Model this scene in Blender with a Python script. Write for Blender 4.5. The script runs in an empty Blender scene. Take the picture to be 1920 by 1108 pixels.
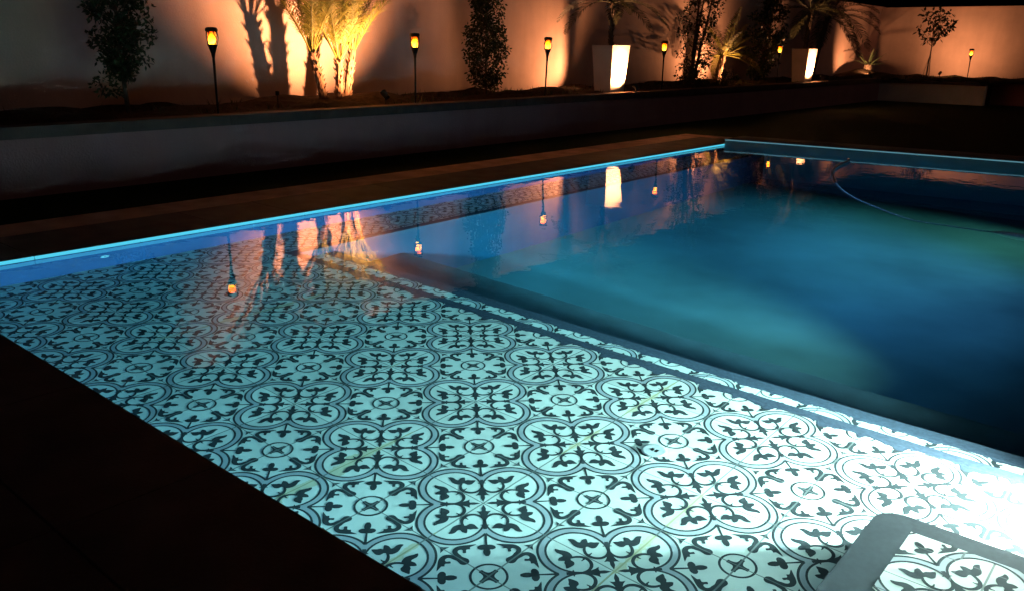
import bpy, math, random
import numpy as np
from mathutils import Vector, Matrix
from mathutils.geometry import tessellate_polygon

# ---------------------------------------------------------------- units
# Everything is laid out on the pool's own tile grid: u runs along the shelf, v away
# down the pool, z up from the shelf floor, all in tiles of 25 cm.
S = 0.25
ZW = 1.679                      # water level above the shelf floor
def W(u, v, z): return Vector((u * S, v * S, (z - ZW) * S))

sc = bpy.context.scene
# ---------------------------------------------------------------- camera
cam_d = bpy.data.cameras.new('camera')
cam = bpy.data.objects.new('camera', cam_d)
sc.collection.objects.link(cam)
sc.camera = cam
cam_d.sensor_width = 36.0
cam_d.lens = 1561.76 / 1920 * 36.0
cam_d.clip_start = 0.05
cam_d.clip_end = 2000
Rx, Ry, Rz = ((0.75857631, 0.65138315, 0.01618518), (0.19926833, -0.20826758, -0.9575577), (-0.62036611, 0.72960578, -0.28778689))
M = Matrix(((Rx[0], -Ry[0], -Rz[0], 0), (Rx[1], -Ry[1], -Rz[1], 0), (Rx[2], -Ry[2], -Rz[2], 0), (0, 0, 0, 1)))
M.translation = W(6.313, -6.9317, 6.4035)
cam.matrix_world = M

# ---------------------------------------------------------------- world, added night fill, exposure
world = bpy.data.worlds.new('World'); sc.world = world
world.use_nodes = True
nt = world.node_tree
bg = nt.nodes['Background']
sky = nt.nodes.new('ShaderNodeTexSky'); sky.sky_type = 'NISHITA'
sky.sun_disc = False; sky.sun_elevation = math.radians(-4); sky.sun_rotation = math.radians(200)
nt.links.new(sky.outputs[0], bg.inputs[0])
bg.inputs[1].default_value = 0.12
sun_d = bpy.data.lights.new('night_fill', 'SUN'); sun_d.energy = 0.04; sun_d.angle = math.radians(30); sun_d.color = (1.0, 0.78, 0.74)  # soft warm fill added to lift the dark garden walls
sun = bpy.data.objects.new('night_fill', sun_d); sc.collection.objects.link(sun)
sun.rotation_euler = Vector((-0.75, 0.35, -0.55)).to_track_quat('-Z', 'Y').to_euler()
sc.view_settings.view_transform = 'Standard'
sc.view_settings.look = 'None'
sc.view_settings.exposure = 0
sc.view_settings.gamma = 1
sc.cycles.use_denoising = True
sc.cycles.max_bounces = 10
sc.cycles.diffuse_bounces = 3
sc.cycles.glossy_bounces = 3
sc.cycles.transmission_bounces = 8
sc.cycles.volume_bounces = 1
sc.cycles.transparent_max_bounces = 8
sc.cycles.sample_clamp_indirect = 40.0
sc.cycles.sample_clamp_direct = 0
sc.cycles.blur_glossy = 0.5
sc.cycles.caustics_reflective = True
sc.cycles.caustics_refractive = True

# ---------------------------------------------------------------- helpers
def tag(o, label=None, cat=None, group=None, kind=None):
    if label: o['label'] = label
    if cat: o['category'] = cat
    if group: o['group'] = group
    if kind: o['kind'] = kind
    return o

def empty(name, loc, label=None, cat=None, group=None, rot=0.0):
    o = bpy.data.objects.new(name, None)
    sc.collection.objects.link(o)
    o.location = loc; o.rotation_euler = (0, 0, rot)
    o.empty_display_size = 0.1
    return tag(o, label, cat, group)

class MB:
    """collects geometry (in metres) and links it as one mesh object"""
    def __init__(s): s.v = []; s.f = []; s.m = []
    def poly(s, pts, mi=0):
        n = len(s.v); s.v += [tuple(p) for p in pts]; s.f.append(tuple(range(n, n + len(pts)))); s.m.append(mi)
    def box(s, a, b, mi=0):
        x0, y0, z0 = a; x1, y1, z1 = b
        n = len(s.v)
        s.v += [(x0,y0,z0),(x1,y0,z0),(x1,y1,z0),(x0,y1,z0),(x0,y0,z1),(x1,y0,z1),(x1,y1,z1),(x0,y1,z1)]
        for f in ((0,3,2,1),(4,5,6,7),(0,1,5,4),(1,2,6,5),(2,3,7,6),(3,0,4,7)):
            s.f.append(tuple(n+i for i in f)); s.m.append(mi)
    def tube(s, pts, rad, sides=8, mi=0, caps=True):
        pts = [Vector(p) for p in pts]
        n0 = len(s.v); k = len(pts)
        ref = Vector((0.13, 0.31, 1)).normalized()
        for i, p in enumerate(pts):
            t = (pts[min(i+1, k-1)] - pts[max(i-1, 0)])
            if t.length < 1e-9: t = Vector((0, 0, 1))
            t.normalize()
            a = t.cross(ref)
            if a.length < 0.05: a = t.cross(Vector((1, 0, 0)))
            a.normalize(); b = t.cross(a)
            r = rad[i] if hasattr(rad, '__len__') else rad
            for j in range(sides):
                an = 2*math.pi*j/sides
                s.v.append(tuple(p + (a*math.cos(an) + b*math.sin(an))*r))
        for i in range(k-1):
            for j in range(sides):
                j2 = (j+1) % sides
                s.f.append((n0+i*sides+j, n0+i*sides+j2, n0+(i+1)*sides+j2, n0+(i+1)*sides+j)); s.m.append(mi)
        if caps:
            s.f.append(tuple(n0+j for j in reversed(range(sides)))); s.m.append(mi)
            s.f.append(tuple(n0+(k-1)*sides+j for j in range(sides))); s.m.append(mi)
    def lathe(s, prof, sides=16, mi=0, c=(0,0,0), sq=False):
        """prof: list of (radius, z)"""
        n0 = len(s.v)
        for r, z in prof:
            for j in range(sides):
                an = 2*math.pi*(j+0.5)/sides
                s.v.append((c[0]+r*math.cos(an), c[1]+r*math.sin(an), c[2]+z))
        for i in range(len(prof)-1):
            for j in range(sides):
                j2 = (j+1) % sides
                s.f.append((n0+i*sides+j, n0+i*sides+j2, n0+(i+1)*sides+j2, n0+(i+1)*sides+j)); s.m.append(mi)
    def build(s, name, mats, parent=None, smooth=False, bevel=0):
        me = bpy.data.meshes.new(name)
        me.from_pydata(s.v, [], s.f)
        if not isinstance(mats, (list, tuple)): mats = [mats]
        for m in mats: me.materials.append(m)
        if len(mats) > 1: me.polygons.foreach_set('material_index', s.m)
        if smooth: me.polygons.foreach_set('use_smooth', [True]*len(me.polygons))
        me.update()
        o = bpy.data.objects.new(name, me)
        sc.collection.objects.link(o)
        if parent is not None: o.parent = parent
        if bevel:
            b = o.modifiers.new('bevel', 'BEVEL'); b.width = bevel; b.segments = 3; b.limit_method = 'ANGLE'
        return o

# ---------------------------------------------------------------- materials
def new_mat(name):
    m = bpy.data.materials.new(name); m.use_nodes = True
    n = m.node_tree.nodes; l = m.node_tree.links
    return m, n, l, n['Principled BSDF']

def mat(name, col, rough=0.8, var=0.15, scale=8.0, bump=0.0, bscale=40.0, spec=0.3, metal=0.0, detail=6):
    m, n, l, p = new_mat(name)
    p.inputs['Roughness'].default_value = rough
    p.inputs['Specular IOR Level'].default_value = spec
    p.inputs['Metallic'].default_value = metal
    tc = n.new('ShaderNodeTexCoord')
    nz = n.new('ShaderNodeTexNoise'); nz.inputs['Scale'].default_value = scale; nz.inputs['Detail'].default_value = detail
    l.new(tc.outputs['Object'], nz.inputs['Vector'])
    cr = n.new('ShaderNodeValToRGB')
    cr.color_ramp.elements[0].position = 0.3; cr.color_ramp.elements[1].position = 0.7
    cr.color_ramp.elements[0].color = tuple(c*(1-var) for c in col[:3]) + (1,)
    cr.color_ramp.elements[1].color = tuple(min(1, c*(1+var)) for c in col[:3]) + (1,)
    l.new(nz.outputs['Fac'], cr.inputs['Fac']); l.new(cr.outputs['Color'], p.inputs['Base Color'])
    if bump:
        nb = n.new('ShaderNodeTexNoise'); nb.inputs['Scale'].default_value = bscale; nb.inputs['Detail'].default_value = 5
        l.new(tc.outputs['Object'], nb.inputs['Vector'])
        bp = n.new('ShaderNodeBump'); bp.inputs['Strength'].default_value = bump; bp.inputs['Distance'].default_value = 0.01
        l.new(nb.outputs['Fac'], bp.inputs['Height']); l.new(bp.outputs['Normal'], p.inputs['Normal'])
    return m

def emit(name, col, strength):
    m, n, l, p = new_mat(name)
    p.inputs['Base Color'].default_value = (0.02, 0.02, 0.02, 1)
    p.inputs['Emission Color'].default_value = tuple(col) + (1,)
    p.inputs['Emission Strength'].default_value = strength
    return m

def math_node(n, l, op, a, b=None, c=None):
    k = n.new('ShaderNodeMath'); k.operation = op
    for i, x in enumerate((a, b, c)):
        if x is None: continue
        if hasattr(x, 'links'): l.new(x, k.inputs[i])
        else: k.inputs[i].default_value = x
    return k.outputs[0]

def tile_mat(name, base, v_off=0.0, u_off=0.0, stain=True, joints=True, seed=0.0, joint_col=(0.07, 0.09, 0.085)):
    """glazed cement tile ground: mottled per tile, grout joints on the tile grid, lime and rust stains along some joints"""
    m, n, l, p = new_mat(name)
    p.inputs['Roughness'].default_value = 0.55
    p.inputs['Specular IOR Level'].default_value = 0.2
    g = n.new('ShaderNodeNewGeometry')
    sx = n.new('ShaderNodeSeparateXYZ'); l.new(g.outputs['Position'], sx.inputs[0])
    U = math_node(n, l, 'ADD', math_node(n, l, 'DIVIDE', sx.outputs[0], S), 100 + u_off)
    V = math_node(n, l, 'ADD', math_node(n, l, 'DIVIDE', sx.outputs[1], S), 100 + v_off)
    cb = n.new('ShaderNodeCombineXYZ')
    l.new(math_node(n, l, 'FLOOR', U), cb.inputs[0]); l.new(math_node(n, l, 'FLOOR', V), cb.inputs[1]); cb.inputs[2].default_value = seed
    wn = n.new('ShaderNodeTexWhiteNoise'); l.new(cb.outputs[0], wn.inputs['Vector'])
    tv = math_node(n, l, 'MULTIPLY_ADD', wn.outputs['Value'], 0.16, 0.90)
    nz = n.new('ShaderNodeTexNoise'); nz.inputs['Scale'].default_value = 14; nz.inputs['Detail'].default_value = 8; nz.inputs['Roughness'].default_value = 0.65
    l.new(g.outputs['Position'], nz.inputs['Vector'])
    nv = math_node(n, l, 'MULTIPLY_ADD', nz.outputs['Fac'], 0.28, 0.86)
    val = math_node(n, l, 'MULTIPLY', tv, nv)
    mx = n.new('ShaderNodeMix'); mx.data_type = 'RGBA'; mx.blend_type = 'MULTIPLY'; mx.inputs['Factor'].default_value = 1
    mx.inputs['A'].default_value = tuple(base) + (1,)
    cc = n.new('ShaderNodeCombineColor')
    for i in range(3): l.new(val, cc.inputs[i])
    l.new(cc.outputs[0], mx.inputs['B'])
    out = mx.outputs['Result']
    du = math_node(n, l, 'PINGPONG', U, 0.5); dv = math_node(n, l, 'PINGPONG', V, 0.5)
    du2 = math_node(n, l, 'PINGPONG', U, 1.0)
    if joints:
        j1 = math_node(n, l, 'LESS_THAN', du, 0.011)
        j2 = math_node(n, l, 'LESS_THAN', dv, 0.008)
        jj = math_node(n, l, 'MULTIPLY', math_node(n, l, 'MAXIMUM', j1, j2), 0.75)
        mj = n.new('ShaderNodeMix'); mj.data_type = 'RGBA'
        l.new(jj, mj.inputs['Factor']); l.new(out, mj.inputs['A']); mj.inputs['B'].default_value = joint_col + (1,)
        out = mj.outputs['Result']
    if stain:
        ns = n.new('ShaderNodeTexNoise'); ns.inputs['Scale'].default_value = 1.3; ns.inputs['Detail'].default_value = 2
        mp = n.new('ShaderNodeMapping'); mp.inputs['Location'].default_value = (3.1 + seed, 1.7, 0)
        l.new(g.outputs['Position'], mp.inputs['Vector']); l.new(mp.outputs[0], ns.inputs['Vector'])
        nf = n.new('ShaderNodeTexNoise'); nf.inputs['Scale'].default_value = 22; nf.inputs['Detail'].default_value = 8
        l.new(g.outputs['Position'], nf.inputs['Vector'])
        wid = math_node(n, l, 'MULTIPLY', math_node(n, l, 'SUBTRACT', ns.outputs['Fac'], 0.57), 1.1)
        wid = math_node(n, l, 'MULTIPLY', wid, math_node(n, l, 'MULTIPLY_ADD', nf.outputs['Fac'], 3.2, -1.0))
        st = math_node(n, l, 'LESS_THAN', du2, wid)
        st = math_node(n, l, 'MULTIPLY', st, 0.6)
        ms = n.new('ShaderNodeMix'); ms.data_type = 'RGBA'
        l.new(st, ms.inputs['Factor']); l.new(out, ms.inputs['A']); ms.inputs['B'].default_value = (0.52, 0.46, 0.24, 1)
        out = ms.outputs['Result']
    l.new(out, p.inputs['Base Color'])
    return m

MAT = {}
MAT['tile'] = tile_mat('tile_ground', (0.67, 0.70, 0.66))
MAT['pigment'] = tile_mat('tile_dark_pigment', (0.035, 0.045, 0.05), stain=False, joint_col=(0.16, 0.18, 0.18))
MAT['band'] = tile_mat('tile_grey_pigment', (0.37, 0.40, 0.43), stain=False)
MAT['nosing'] = mat('grey_stone_step_edge', (0.045, 0.065, 0.098), 0.75, 0.22, 60, 0.2, 200)
MAT['plaster'] = mat('pool_plaster', (0.028, 0.055, 0.14), 0.8, 0.10, 3, 0.1, 60)
MAT['deep'] = mat('pool_plaster_floor', (0.17, 0.19, 0.21), 0.85, 0.5, 0.55, 0.1, 30, detail=4)
MAT['coping'] = mat('dark_coping_stone', (0.10, 0.085, 0.08), 0.7, 0.3, 6, 0.3, 120)
MAT['paving'] = mat('beige_paving_stone', (0.55, 0.32, 0.22), 0.85, 0.25, 5, 0.3, 90)
MAT['grass'] = mat('lawn', (0.018, 0.026, 0.010), 0.95, 0.4, 20, 0.6, 120, spec=0.05)
MAT['soil'] = mat('mulch', (0.035, 0.024, 0.016), 0.95, 0.5, 18, 1.0, 60, spec=0.05)
MAT['bark'] = mat('bark', (0.10, 0.07, 0.05), 0.9, 0.4, 25, 0.8, 70)
MAT['palmbark'] = mat('palm_trunk', (0.16, 0.09, 0.05), 0.9, 0.4, 30, 0.8, 90)
MAT['metal'] = mat('black_plastic', (0.012, 0.012, 0.012), 0.5, 0.2, 20)
MAT['pot'] = mat('white_planter', (0.66, 0.60, 0.54), 0.55, 0.06, 6)
MAT['white'] = mat('white_plastic', (0.75, 0.77, 0.78), 0.35, 0.05, 12)
MAT['hose'] = mat('pool_hose_plastic', (0.34, 0.36, 0.45), 0.4, 0.15, 30)

def leaf_mat(name, a, b):
    m, n, l, p = new_mat(name)
    p.inputs['Roughness'].default_value = 0.55; p.inputs['Specular IOR Level'].default_value = 0.25
    g = n.new('ShaderNodeNewGeometry')
    cr = n.new('ShaderNodeValToRGB')
    cr.color_ramp.elements[0].color = tuple(a) + (1,); cr.color_ramp.elements[1].color = tuple(b) + (1,)
    l.new(g.outputs['Random Per Island'], cr.inputs['Fac']); l.new(cr.outputs['Color'], p.inputs['Base Color'])
    return m
MAT['leaf'] = leaf_mat('dark_leaf', (0.012, 0.022, 0.008), (0.04, 0.06, 0.022))
MAT['leaf_shrub'] = leaf_mat('shrub_leaf', (0.02, 0.035, 0.012), (0.05, 0.08, 0.03))
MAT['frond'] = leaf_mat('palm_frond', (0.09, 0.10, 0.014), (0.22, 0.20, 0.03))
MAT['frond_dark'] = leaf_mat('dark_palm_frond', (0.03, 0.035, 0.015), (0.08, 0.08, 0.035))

# stucco wall with faint courses
def wall_mat(name, col, courses=0.0):
    m, n, l, p = new_mat(name)
    p.inputs['Roughness'].default_value = 0.9; p.inputs['Specular IOR Level'].default_value = 0.1
    g = n.new('ShaderNodeNewGeometry')
    nz = n.new('ShaderNodeTexNoise'); nz.inputs['Scale'].default_value = 1.6; nz.inputs['Detail'].default_value = 9; nz.inputs['Roughness'].default_value = 0.6
    l.new(g.outputs['Position'], nz.inputs['Vector'])
    cr = n.new('ShaderNodeValToRGB'); cr.color_ramp.elements[0].position = 0.25; cr.color_ramp.elements[1].position = 0.8
    cr.color_ramp.elements[0].color = tuple(c*0.74 for c in col) + (1,); cr.color_ramp.elements[1].color = tuple(c*1.12 for c in col) + (1,)
    ms_ = n.new('ShaderNodeMapping'); ms_.inputs['Scale'].default_value = (3.0, 3.0, 0.35); l.new(g.outputs['Position'], ms_.inputs[0])
    n2 = n.new('ShaderNodeTexNoise'); n2.inputs['Scale'].default_value = 2.2; n2.inputs['Detail'].default_value = 6; l.new(ms_.outputs[0], n2.inputs['Vector'])
    avg = math_node(n, l, 'MULTIPLY_ADD', n2.outputs['Fac'], 0.28, math_node(n, l, 'MULTIPLY', nz.outputs['Fac'], 0.72))
    l.new(avg, cr.inputs['Fac']); l.new(cr.outputs['Color'], p.inputs['Base Color'])
    sx = n.new('ShaderNodeSeparateXYZ'); l.new(g.outputs['Position'], sx.inputs[0])
    nf = n.new('ShaderNodeTexNoise'); nf.inputs['Scale'].default_value = 55; nf.inputs['Detail'].default_value = 6
    l.new(g.outputs['Position'], nf.inputs['Vector'])
    zc = math_node(n, l, 'PINGPONG', math_node(n, l, 'ADD', sx.outputs[2], 50.03), 0.10)
    ln = math_node(n, l, 'LESS_THAN', zc, 0.006)
    h = math_node(n, l, 'SUBTRACT', nf.outputs['Fac'], math_node(n, l, 'MULTIPLY', ln, courses))
    bp = n.new('ShaderNodeBump'); bp.inputs['Strength'].default_value = 0.35; bp.inputs['Distance'].default_value = 0.012
    l.new(h, bp.inputs['Height']); l.new(bp.outputs['Normal'], p.inputs['Normal'])
    return m
MAT['wall'] = wall_mat('rendered_wall', (0.63, 0.43, 0.36), 0.5)
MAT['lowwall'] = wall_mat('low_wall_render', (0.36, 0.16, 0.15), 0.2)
MAT['cap'] = mat('wall_cap_stone', (0.07, 0.038, 0.030), 0.8, 0.25, 7, 0.3, 80)

# ---------------------------------------------------------------- water
def make_water():
    m, n, l, p = new_mat('pool_water')
    n.remove(p)
    out = n['Material Output']
    gl = n.new('ShaderNodeBsdfGlass'); gl.inputs['IOR'].default_value = 1.33; gl.inputs['Roughness'].default_value = 0.0
    g = n.new('ShaderNodeNewGeometry')
    mp = n.new('ShaderNodeMapping'); mp.inputs['Scale'].default_value = (1.0, 1.0, 1.0)
    l.new(g.outputs['Position'], mp.inputs[0])
    nz = n.new('ShaderNodeTexNoise'); nz.inputs['Scale'].default_value = 5.0; nz.inputs['Detail'].default_value = 2
    l.new(mp.outputs[0], nz.inputs['Vector'])
    bp = n.new('ShaderNodeBump'); bp.inputs['Strength'].default_value = 0.5; bp.inputs['Distance'].default_value = 0.0019
    l.new(nz.outputs['Fac'], bp.inputs['Height']); l.new(bp.outputs['Normal'], gl.inputs['Normal'])
    l.new(gl.outputs[0], out.inputs['Surface'])
    va = n.new('ShaderNodeVolumeAbsorption')
    va.inputs['Color'].default_value = (0.0, 0.76, 0.93, 1); va.inputs['Density'].default_value = 0.42
    vs = n.new('ShaderNodeVolumeScatter')
    vs.inputs['Color'].default_value = (0.75, 0.95, 1, 1); vs.inputs['Density'].default_value = WATER_SCATTER
    vs.inputs['Anisotropy'].default_value = 0.4
    ad = n.new('ShaderNodeAddShader')
    l.new(va.outputs[0], ad.inputs[0]); l.new(vs.outputs[0], ad.inputs[1])
    l.new((ad if WATER_SCATTER > 0 else va).outputs[0], out.inputs['Volume'])
    return m
WATER_SCATTER = 0.0

# pool outline (tiles)
UL, UR = -13.23, 6.6            # long left wall, right wall
VN = -2.60                      # near wall
VE0, VE1 = 32.5, 35.1           # end wall at the left and right corner
ZC = ZW + 0.10                  # top of the coping
mb = MB()
e = 0.10
a = [W(UL-e, VN-e, 0), W(UR+e, VN-e, 0), W(UR+e, VE1+e, 0), W(UL-e, VE0+e, 0)]
bot = [(p.x, p.y, -9.2*S) for p in a]; top = [(p.x, p.y, 0.0) for p in a]
mb.poly(top); mb.poly(list(reversed(bot)))
for i in range(4):
    j = (i+1) % 4
    mb.poly([bot[i], bot[j], top[j], top[i]])
water = mb.build('water', make_water())
tag(water, 'still blue pool water, lit from below and mirroring the garden wall', kind='structure')

# ---------------------------------------------------------------- the painted tile pattern
def arc(c, r, a0, a1, n):
    return [(c[0]+r*math.cos(math.radians(a0+(a1-a0)*i/n)), c[1]+r*math.sin(math.radians(a0+(a1-a0)*i/n))) for i in range(n+1)]
def ribbon(pts, w):
    """tapering ribbon along pts -> polygon outline strips (list of quads)"""
    P = [Vector((x, y)) for x, y in pts]; out = []; L = []; R_ = []
    for i, p in enumerate(P):
        t = P[min(i+1, len(P)-1)] - P[max(i-1, 0)]; t.normalize(); nrm = Vector((-t.y, t.x))
        ww = w[i] if hasattr(w, '__len__') else w
        L.append(p + nrm*ww/2); R_.append(p - nrm*ww/2)
    for i in range(len(P)-1): out.append([tuple(L[i]), tuple(L[i+1]), tuple(R_[i+1]), tuple(R_[i])])
    return out
def smooth(pts, n=3, closed=True, hard=()):
    k = len(pts); out = []
    for i in range(k if closed else k-1):
        p0, p1, p2, p3 = (pts[(i-1) % k], pts[i], pts[(i+1) % k], pts[(i+2) % k]) if closed else (pts[max(i-1, 0)], pts[i], pts[i+1], pts[min(i+2, k-1)])
        for j in range(n):
            t = j/n
            out.append(tuple(0.5*((2*p1[d]) + (-p0[d]+p2[d])*t + (2*p0[d]-5*p1[d]+4*p2[d]-p3[d])*t*t + (-p0[d]+3*p1[d]-3*p2[d]+p3[d])*t**3) for d in (0, 1)))
    if not closed: out.append(pts[-1])
    return out
def ellipse(c, a, b, rot, n=12):
    r = math.radians(rot)
    return [(c[0]+a*math.cos(t)*math.cos(r)-b*math.sin(t)*math.sin(r), c[1]+a*math.cos(t)*math.sin(r)+b*math.sin(t)*math.cos(r)) for t in [2*math.pi*i/n for i in range(n)]]

def wedge_shapes():
    """motifs of one eighth around a quatrefoil centre at (0,0): x axis runs to the tile corner, the diagonal to the ring centre"""
    dark = []; grey = []
    oc, orr = 0.530, 0.455
    ic, ir = 0.525, 0.365
    a_o = 180 - math.degrees(math.asin(0)) ;
    # outer lobe ring from the axis to the cusp on the diagonal
    def cusp(c, r):
        d = 4*c*c - 8*(c*c - r*r)
        if d < 0: return None
        x = (2*c + math.sqrt(d))/4
        return math.degrees(math.atan2(x, x-c))
    ao = cusp(oc, orr); ai = cusp(ic, ir) or 134.0
    out_ring = arc((oc, 0), orr, 0, ao, 16)
    in_ring = arc((ic, 0), ir, 0, ai, 14)
    dark.append(('ring', ribbon(out_ring, 0.031)))
    dark.append(('ring2', ribbon(in_ring, 0.028)))
    g = []
    for i in range(14):
        f0, f1 = i/14, (i+1)/14
        o0 = arc((oc, 0), orr, 0, ao, 14); i0 = arc((ic, 0), ir, 0, ai, 14)
        g.append([o0[i], o0[i+1], i0[i+1], i0[i]])
    g.append([o0[14], (0.36, 0.36), i0[14]])
    grey.append(('band', g))
    # the stem on the diagonal, with its tick and the fleur pointing at the centre
    dark.append(('stem', ribbon([(0.385, 0.385), (0.33, 0.33), (0.27, 0.27), (0.20, 0.20)], [0.05, 0.034, 0.045, 0.034])))
    dark.append(('tick', ribbon([(0.327, 0.327), (0.365, 0.289)], [0.026, 0.014])))
    dark.append(('fleur', [[(0.225, 0.205), (0.215, 0.160), (0.192, 0.105), (0.182, 0.052), (0.158, 0.088), (0.135, 0.100), (0.100, 0.060), (0.062, 0.040), (0.022, 0.022), (0.225, 0.225)]]))
    # scroll and its two-leaved flower
    sp = smooth([(0.285, 0.285), (0.248, 0.225), (0.232, 0.160), (0.250, 0.095), (0.300, 0.048), (0.365, 0.030), (0.430, 0.042), (0.485, 0.085), (0.515, 0.135)], 3, False)
    k = len(sp)
    dark.append(('scroll', ribbon(sp, [0.023 + 0.017*math.sin(math.pi*i/(k-1)) + 0.008*(i/(k-1)) for i in range(k)])))
    dark.append(('spur', ribbon([(0.410, 0.030), (0.385, 0.062), (0.388, 0.102)], [0.036, 0.024, 0.012])))
    leaf = [(0.735, 0.125), (0.715, 0.155), (0.675, 0.168), (0.628, 0.160), (0.600, 0.172), (0.612, 0.215), (0.592, 0.262), (0.560, 0.245), (0.535, 0.222), (0.520, 0.250), (0.490, 0.268), (0.447, 0.306), (0.428, 0.250), (0.424, 0.205), (0.450, 0.172), (0.492, 0.168), (0.510, 0.150), (0.512, 0.120), (0.548, 0.090), (0.600, 0.078), (0.648, 0.090), (0.690, 0.112)]
    lcx = sum(p_[0] for p_ in leaf)/len(leaf); lcy = sum(p_[1] for p_ in leaf)/len(leaf)
    leaf = [(lcx+(x-lcx)*1.10, lcy+(y-lcy)*1.12) for x, y in leaf]
    dark.append(('leaf', [smooth(leaf, 2)]))
    # club on its stem, pointing to the ring
    dark.append(('cstem', ribbon([(0.455, 0.455), (0.62, 0.62)], [0.034, 0.022])))
    dark.append(('club', [smooth([(0.612, 0.588), (0.640, 0.560), (0.690, 0.548), (0.722, 0.575), (0.712, 0.618), (0.690, 0.640), (0.715, 0.655), (0.752, 0.700), (0.752, 0.752), (0.60, 0.60)], 2)]))
    # leaf scroll beside the line x = 1 and the small concave triangle at the tile corner
    l1 = [(1.0, 0.475), (0.985, 0.420), (0.950, 0.382), (0.905, 0.366), (0.850, 0.372), (0.800, 0.402), (0.750, 0.445), (0.672, 0.512), (0.735, 0.498), (0.768, 0.492), (0.790, 0.516), (0.812, 0.496), (0.835, 0.492), (0.872, 0.528), (0.897, 0.497), (0.868, 0.474), (0.866, 0.448), (0.888, 0.432), (0.915, 0.434), (0.936, 0.460), (0.942, 0.500), (0.952, 0.545), (0.944, 0.590), (0.938, 0.632), (0.962, 0.670), (1.0, 0.684)]
    dark.append(('knob', [l1[:0] + smooth(l1, 2, False)]))
    dark.append(('tri', [[(1.0, 0.215), (0.975, 0.262), (0.925, 0.312), (1.0, 0.300)]]))
    # ring and cross around (1,1)
    rr = arc((1, 1), 0.205, 180, 225, 7)
    dark.append(('xring', ribbon(rr, 0.029)))
    dark.append(('cross', [[(1, 1), (1.0, 0.868), (0.986, 0.862), (0.972, 0.872), (0.974, 0.902), (0.966, 0.940), (0.956, 0.956)]]))
    return dark, grey

def pattern_template():
    """triangles of one repeat (2x2 tiles, quatrefoil at the centre); returns list of (level, matindex, tri array Nx3x2)"""
    dark, grey = wedge_shapes()
    res = []
    lvl = 0
    for mi, group in ((2, grey), (1, dark)):
        for name, polys in group:
            lvl += 1
            tris = []
            for pl in polys:
                pts = [Vector((x, y, 0)) for x, y in pl]
                if len(pts) == 3: idx = [(0, 1, 2)]
                else: idx = tessellate_polygon([pts])
                for t in idx: tris.append([pl[t[0]], pl[t[1]], pl[t[2]]])
            T = np.array(tris)
            allT = []
            for swap in ((0,) if name in ('stem', 'cstem') else (0, 1)):
                A = T[..., ::-1] if swap else T
                for sxx in (1, -1):
                    for syy in (1, -1):
                        allT.append(A * np.array([sxx, syy]))
            T = np.concatenate(allT)
            # upward winding
            ar = (T[:, 1, 0]-T[:, 0, 0])*(T[:, 2, 1]-T[:, 0, 1]) - (T[:, 1, 1]-T[:, 0, 1])*(T[:, 2, 0]-T[:, 0, 0])
            fl = ar < 0
            T[fl] = T[fl][:, ::-1]
            T = T[np.abs(ar) > 1e-9]
            res.append((lvl, mi, T))
    return res
TEMPLATE = pattern_template()

def clip_poly(poly, ax, val, keep_ge):
    out = []
    n = len(poly)
    for i in range(n):
        a, b = poly[i], poly[(i+1) % n]
        ia = (a[ax] >= val) if keep_ge else (a[ax] <= val)
        ib = (b[ax] >= val) if keep_ge else (b[ax] <= val)
        if ia: out.append(a)
        if ia != ib:
            t = (val-a[ax])/(b[ax]-a[ax])
            q = [a[0]+(b[0]-a[0])*t, a[1]+(b[1]-a[1])*t]; q[ax] = val
            out.append(tuple(q))
    return out

def tiled_sheet(name, parent, u0, u1, v0, v1, z, pu=0.0, pv=0.0, ground=None, label=None):
    """a tiled floor: ground sheet plus the printed pattern in thin layers above it, one mesh.  (pu, pv): a quatrefoil centre"""
    mb = MB()
    mb.poly([W(u0, v0, z), W(u1, v0, z), W(u1, v1, z), W(u0, v1, z)], 0)
    i0, i1 = math.floor((u0-pu)/2 - 0.5), math.ceil((u1-pu)/2 + 0.5)
    j0, j1 = math.floor((v0-pv)/2 - 0.5), math.ceil((v1-pv)/2 + 0.5)
    base = len(mb.v)
    V_, F_, M_ = [], [], []
    nv = base
    for i in range(i0, i1+1):
        for j in range(j0, j1+1):
            ou, ov = pu+2*i, pv+2*j
            for lvl, mi, T in TEMPLATE:
                P = T + np.array([ou, ov])
                zz = z + 0.0010 + lvl*0.00012
                mn = P.min(axis=1); mxx = P.max(axis=1)
                inside = (mn[:, 0] >= u0) & (mxx[:, 0] <= u1) & (mn[:, 1] >= v0) & (mxx[:, 1] <= v1)
                outside = (mxx[:, 0] <= u0) | (mn[:, 0] >= u1) | (mxx[:, 1] <= v0) | (mn[:, 1] >= v1)
                I = P[inside]
                if len(I):
                    k = len(I)
                    vv = np.empty((k*3, 3)); vv[:, :2] = I.reshape(-1, 2); vv[:, 2] = zz
                    V_.append(vv)
                    F_ += [(nv+3*q, nv+3*q+1, nv+3*q+2) for q in range(k)]; M_ += [mi]*k
                    nv += k*3
                for t in P[~inside & ~outside]:
                    pl = [tuple(x) for x in t]
                    for ax, val, ge in ((0, u0, True), (0, u1, False), (1, v0, True), (1, v1, False)):
                        if len(pl) >= 3: pl = clip_poly(pl, ax, val, ge)
                    if len(pl) >= 3:
                        V_.append(np.array([(x, y, zz) for x, y in pl]))
                        F_.append(tuple(range(nv, nv+len(pl)))); M_.append(mi); nv += len(pl)
    if V_:
        VV = np.concatenate(V_); VV[:, 0] *= S; VV[:, 1] *= S; VV[:, 2] = (VV[:, 2]-ZW)*S
        mb.v += [tuple(x) for x in VV.tolist()]; mb.f += F_; mb.m += M_
    o = mb.build(name, [ground or MAT['tile'], MAT['pigment'], MAT['band']], parent)
    if label: o['label'] = label
    return o

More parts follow.
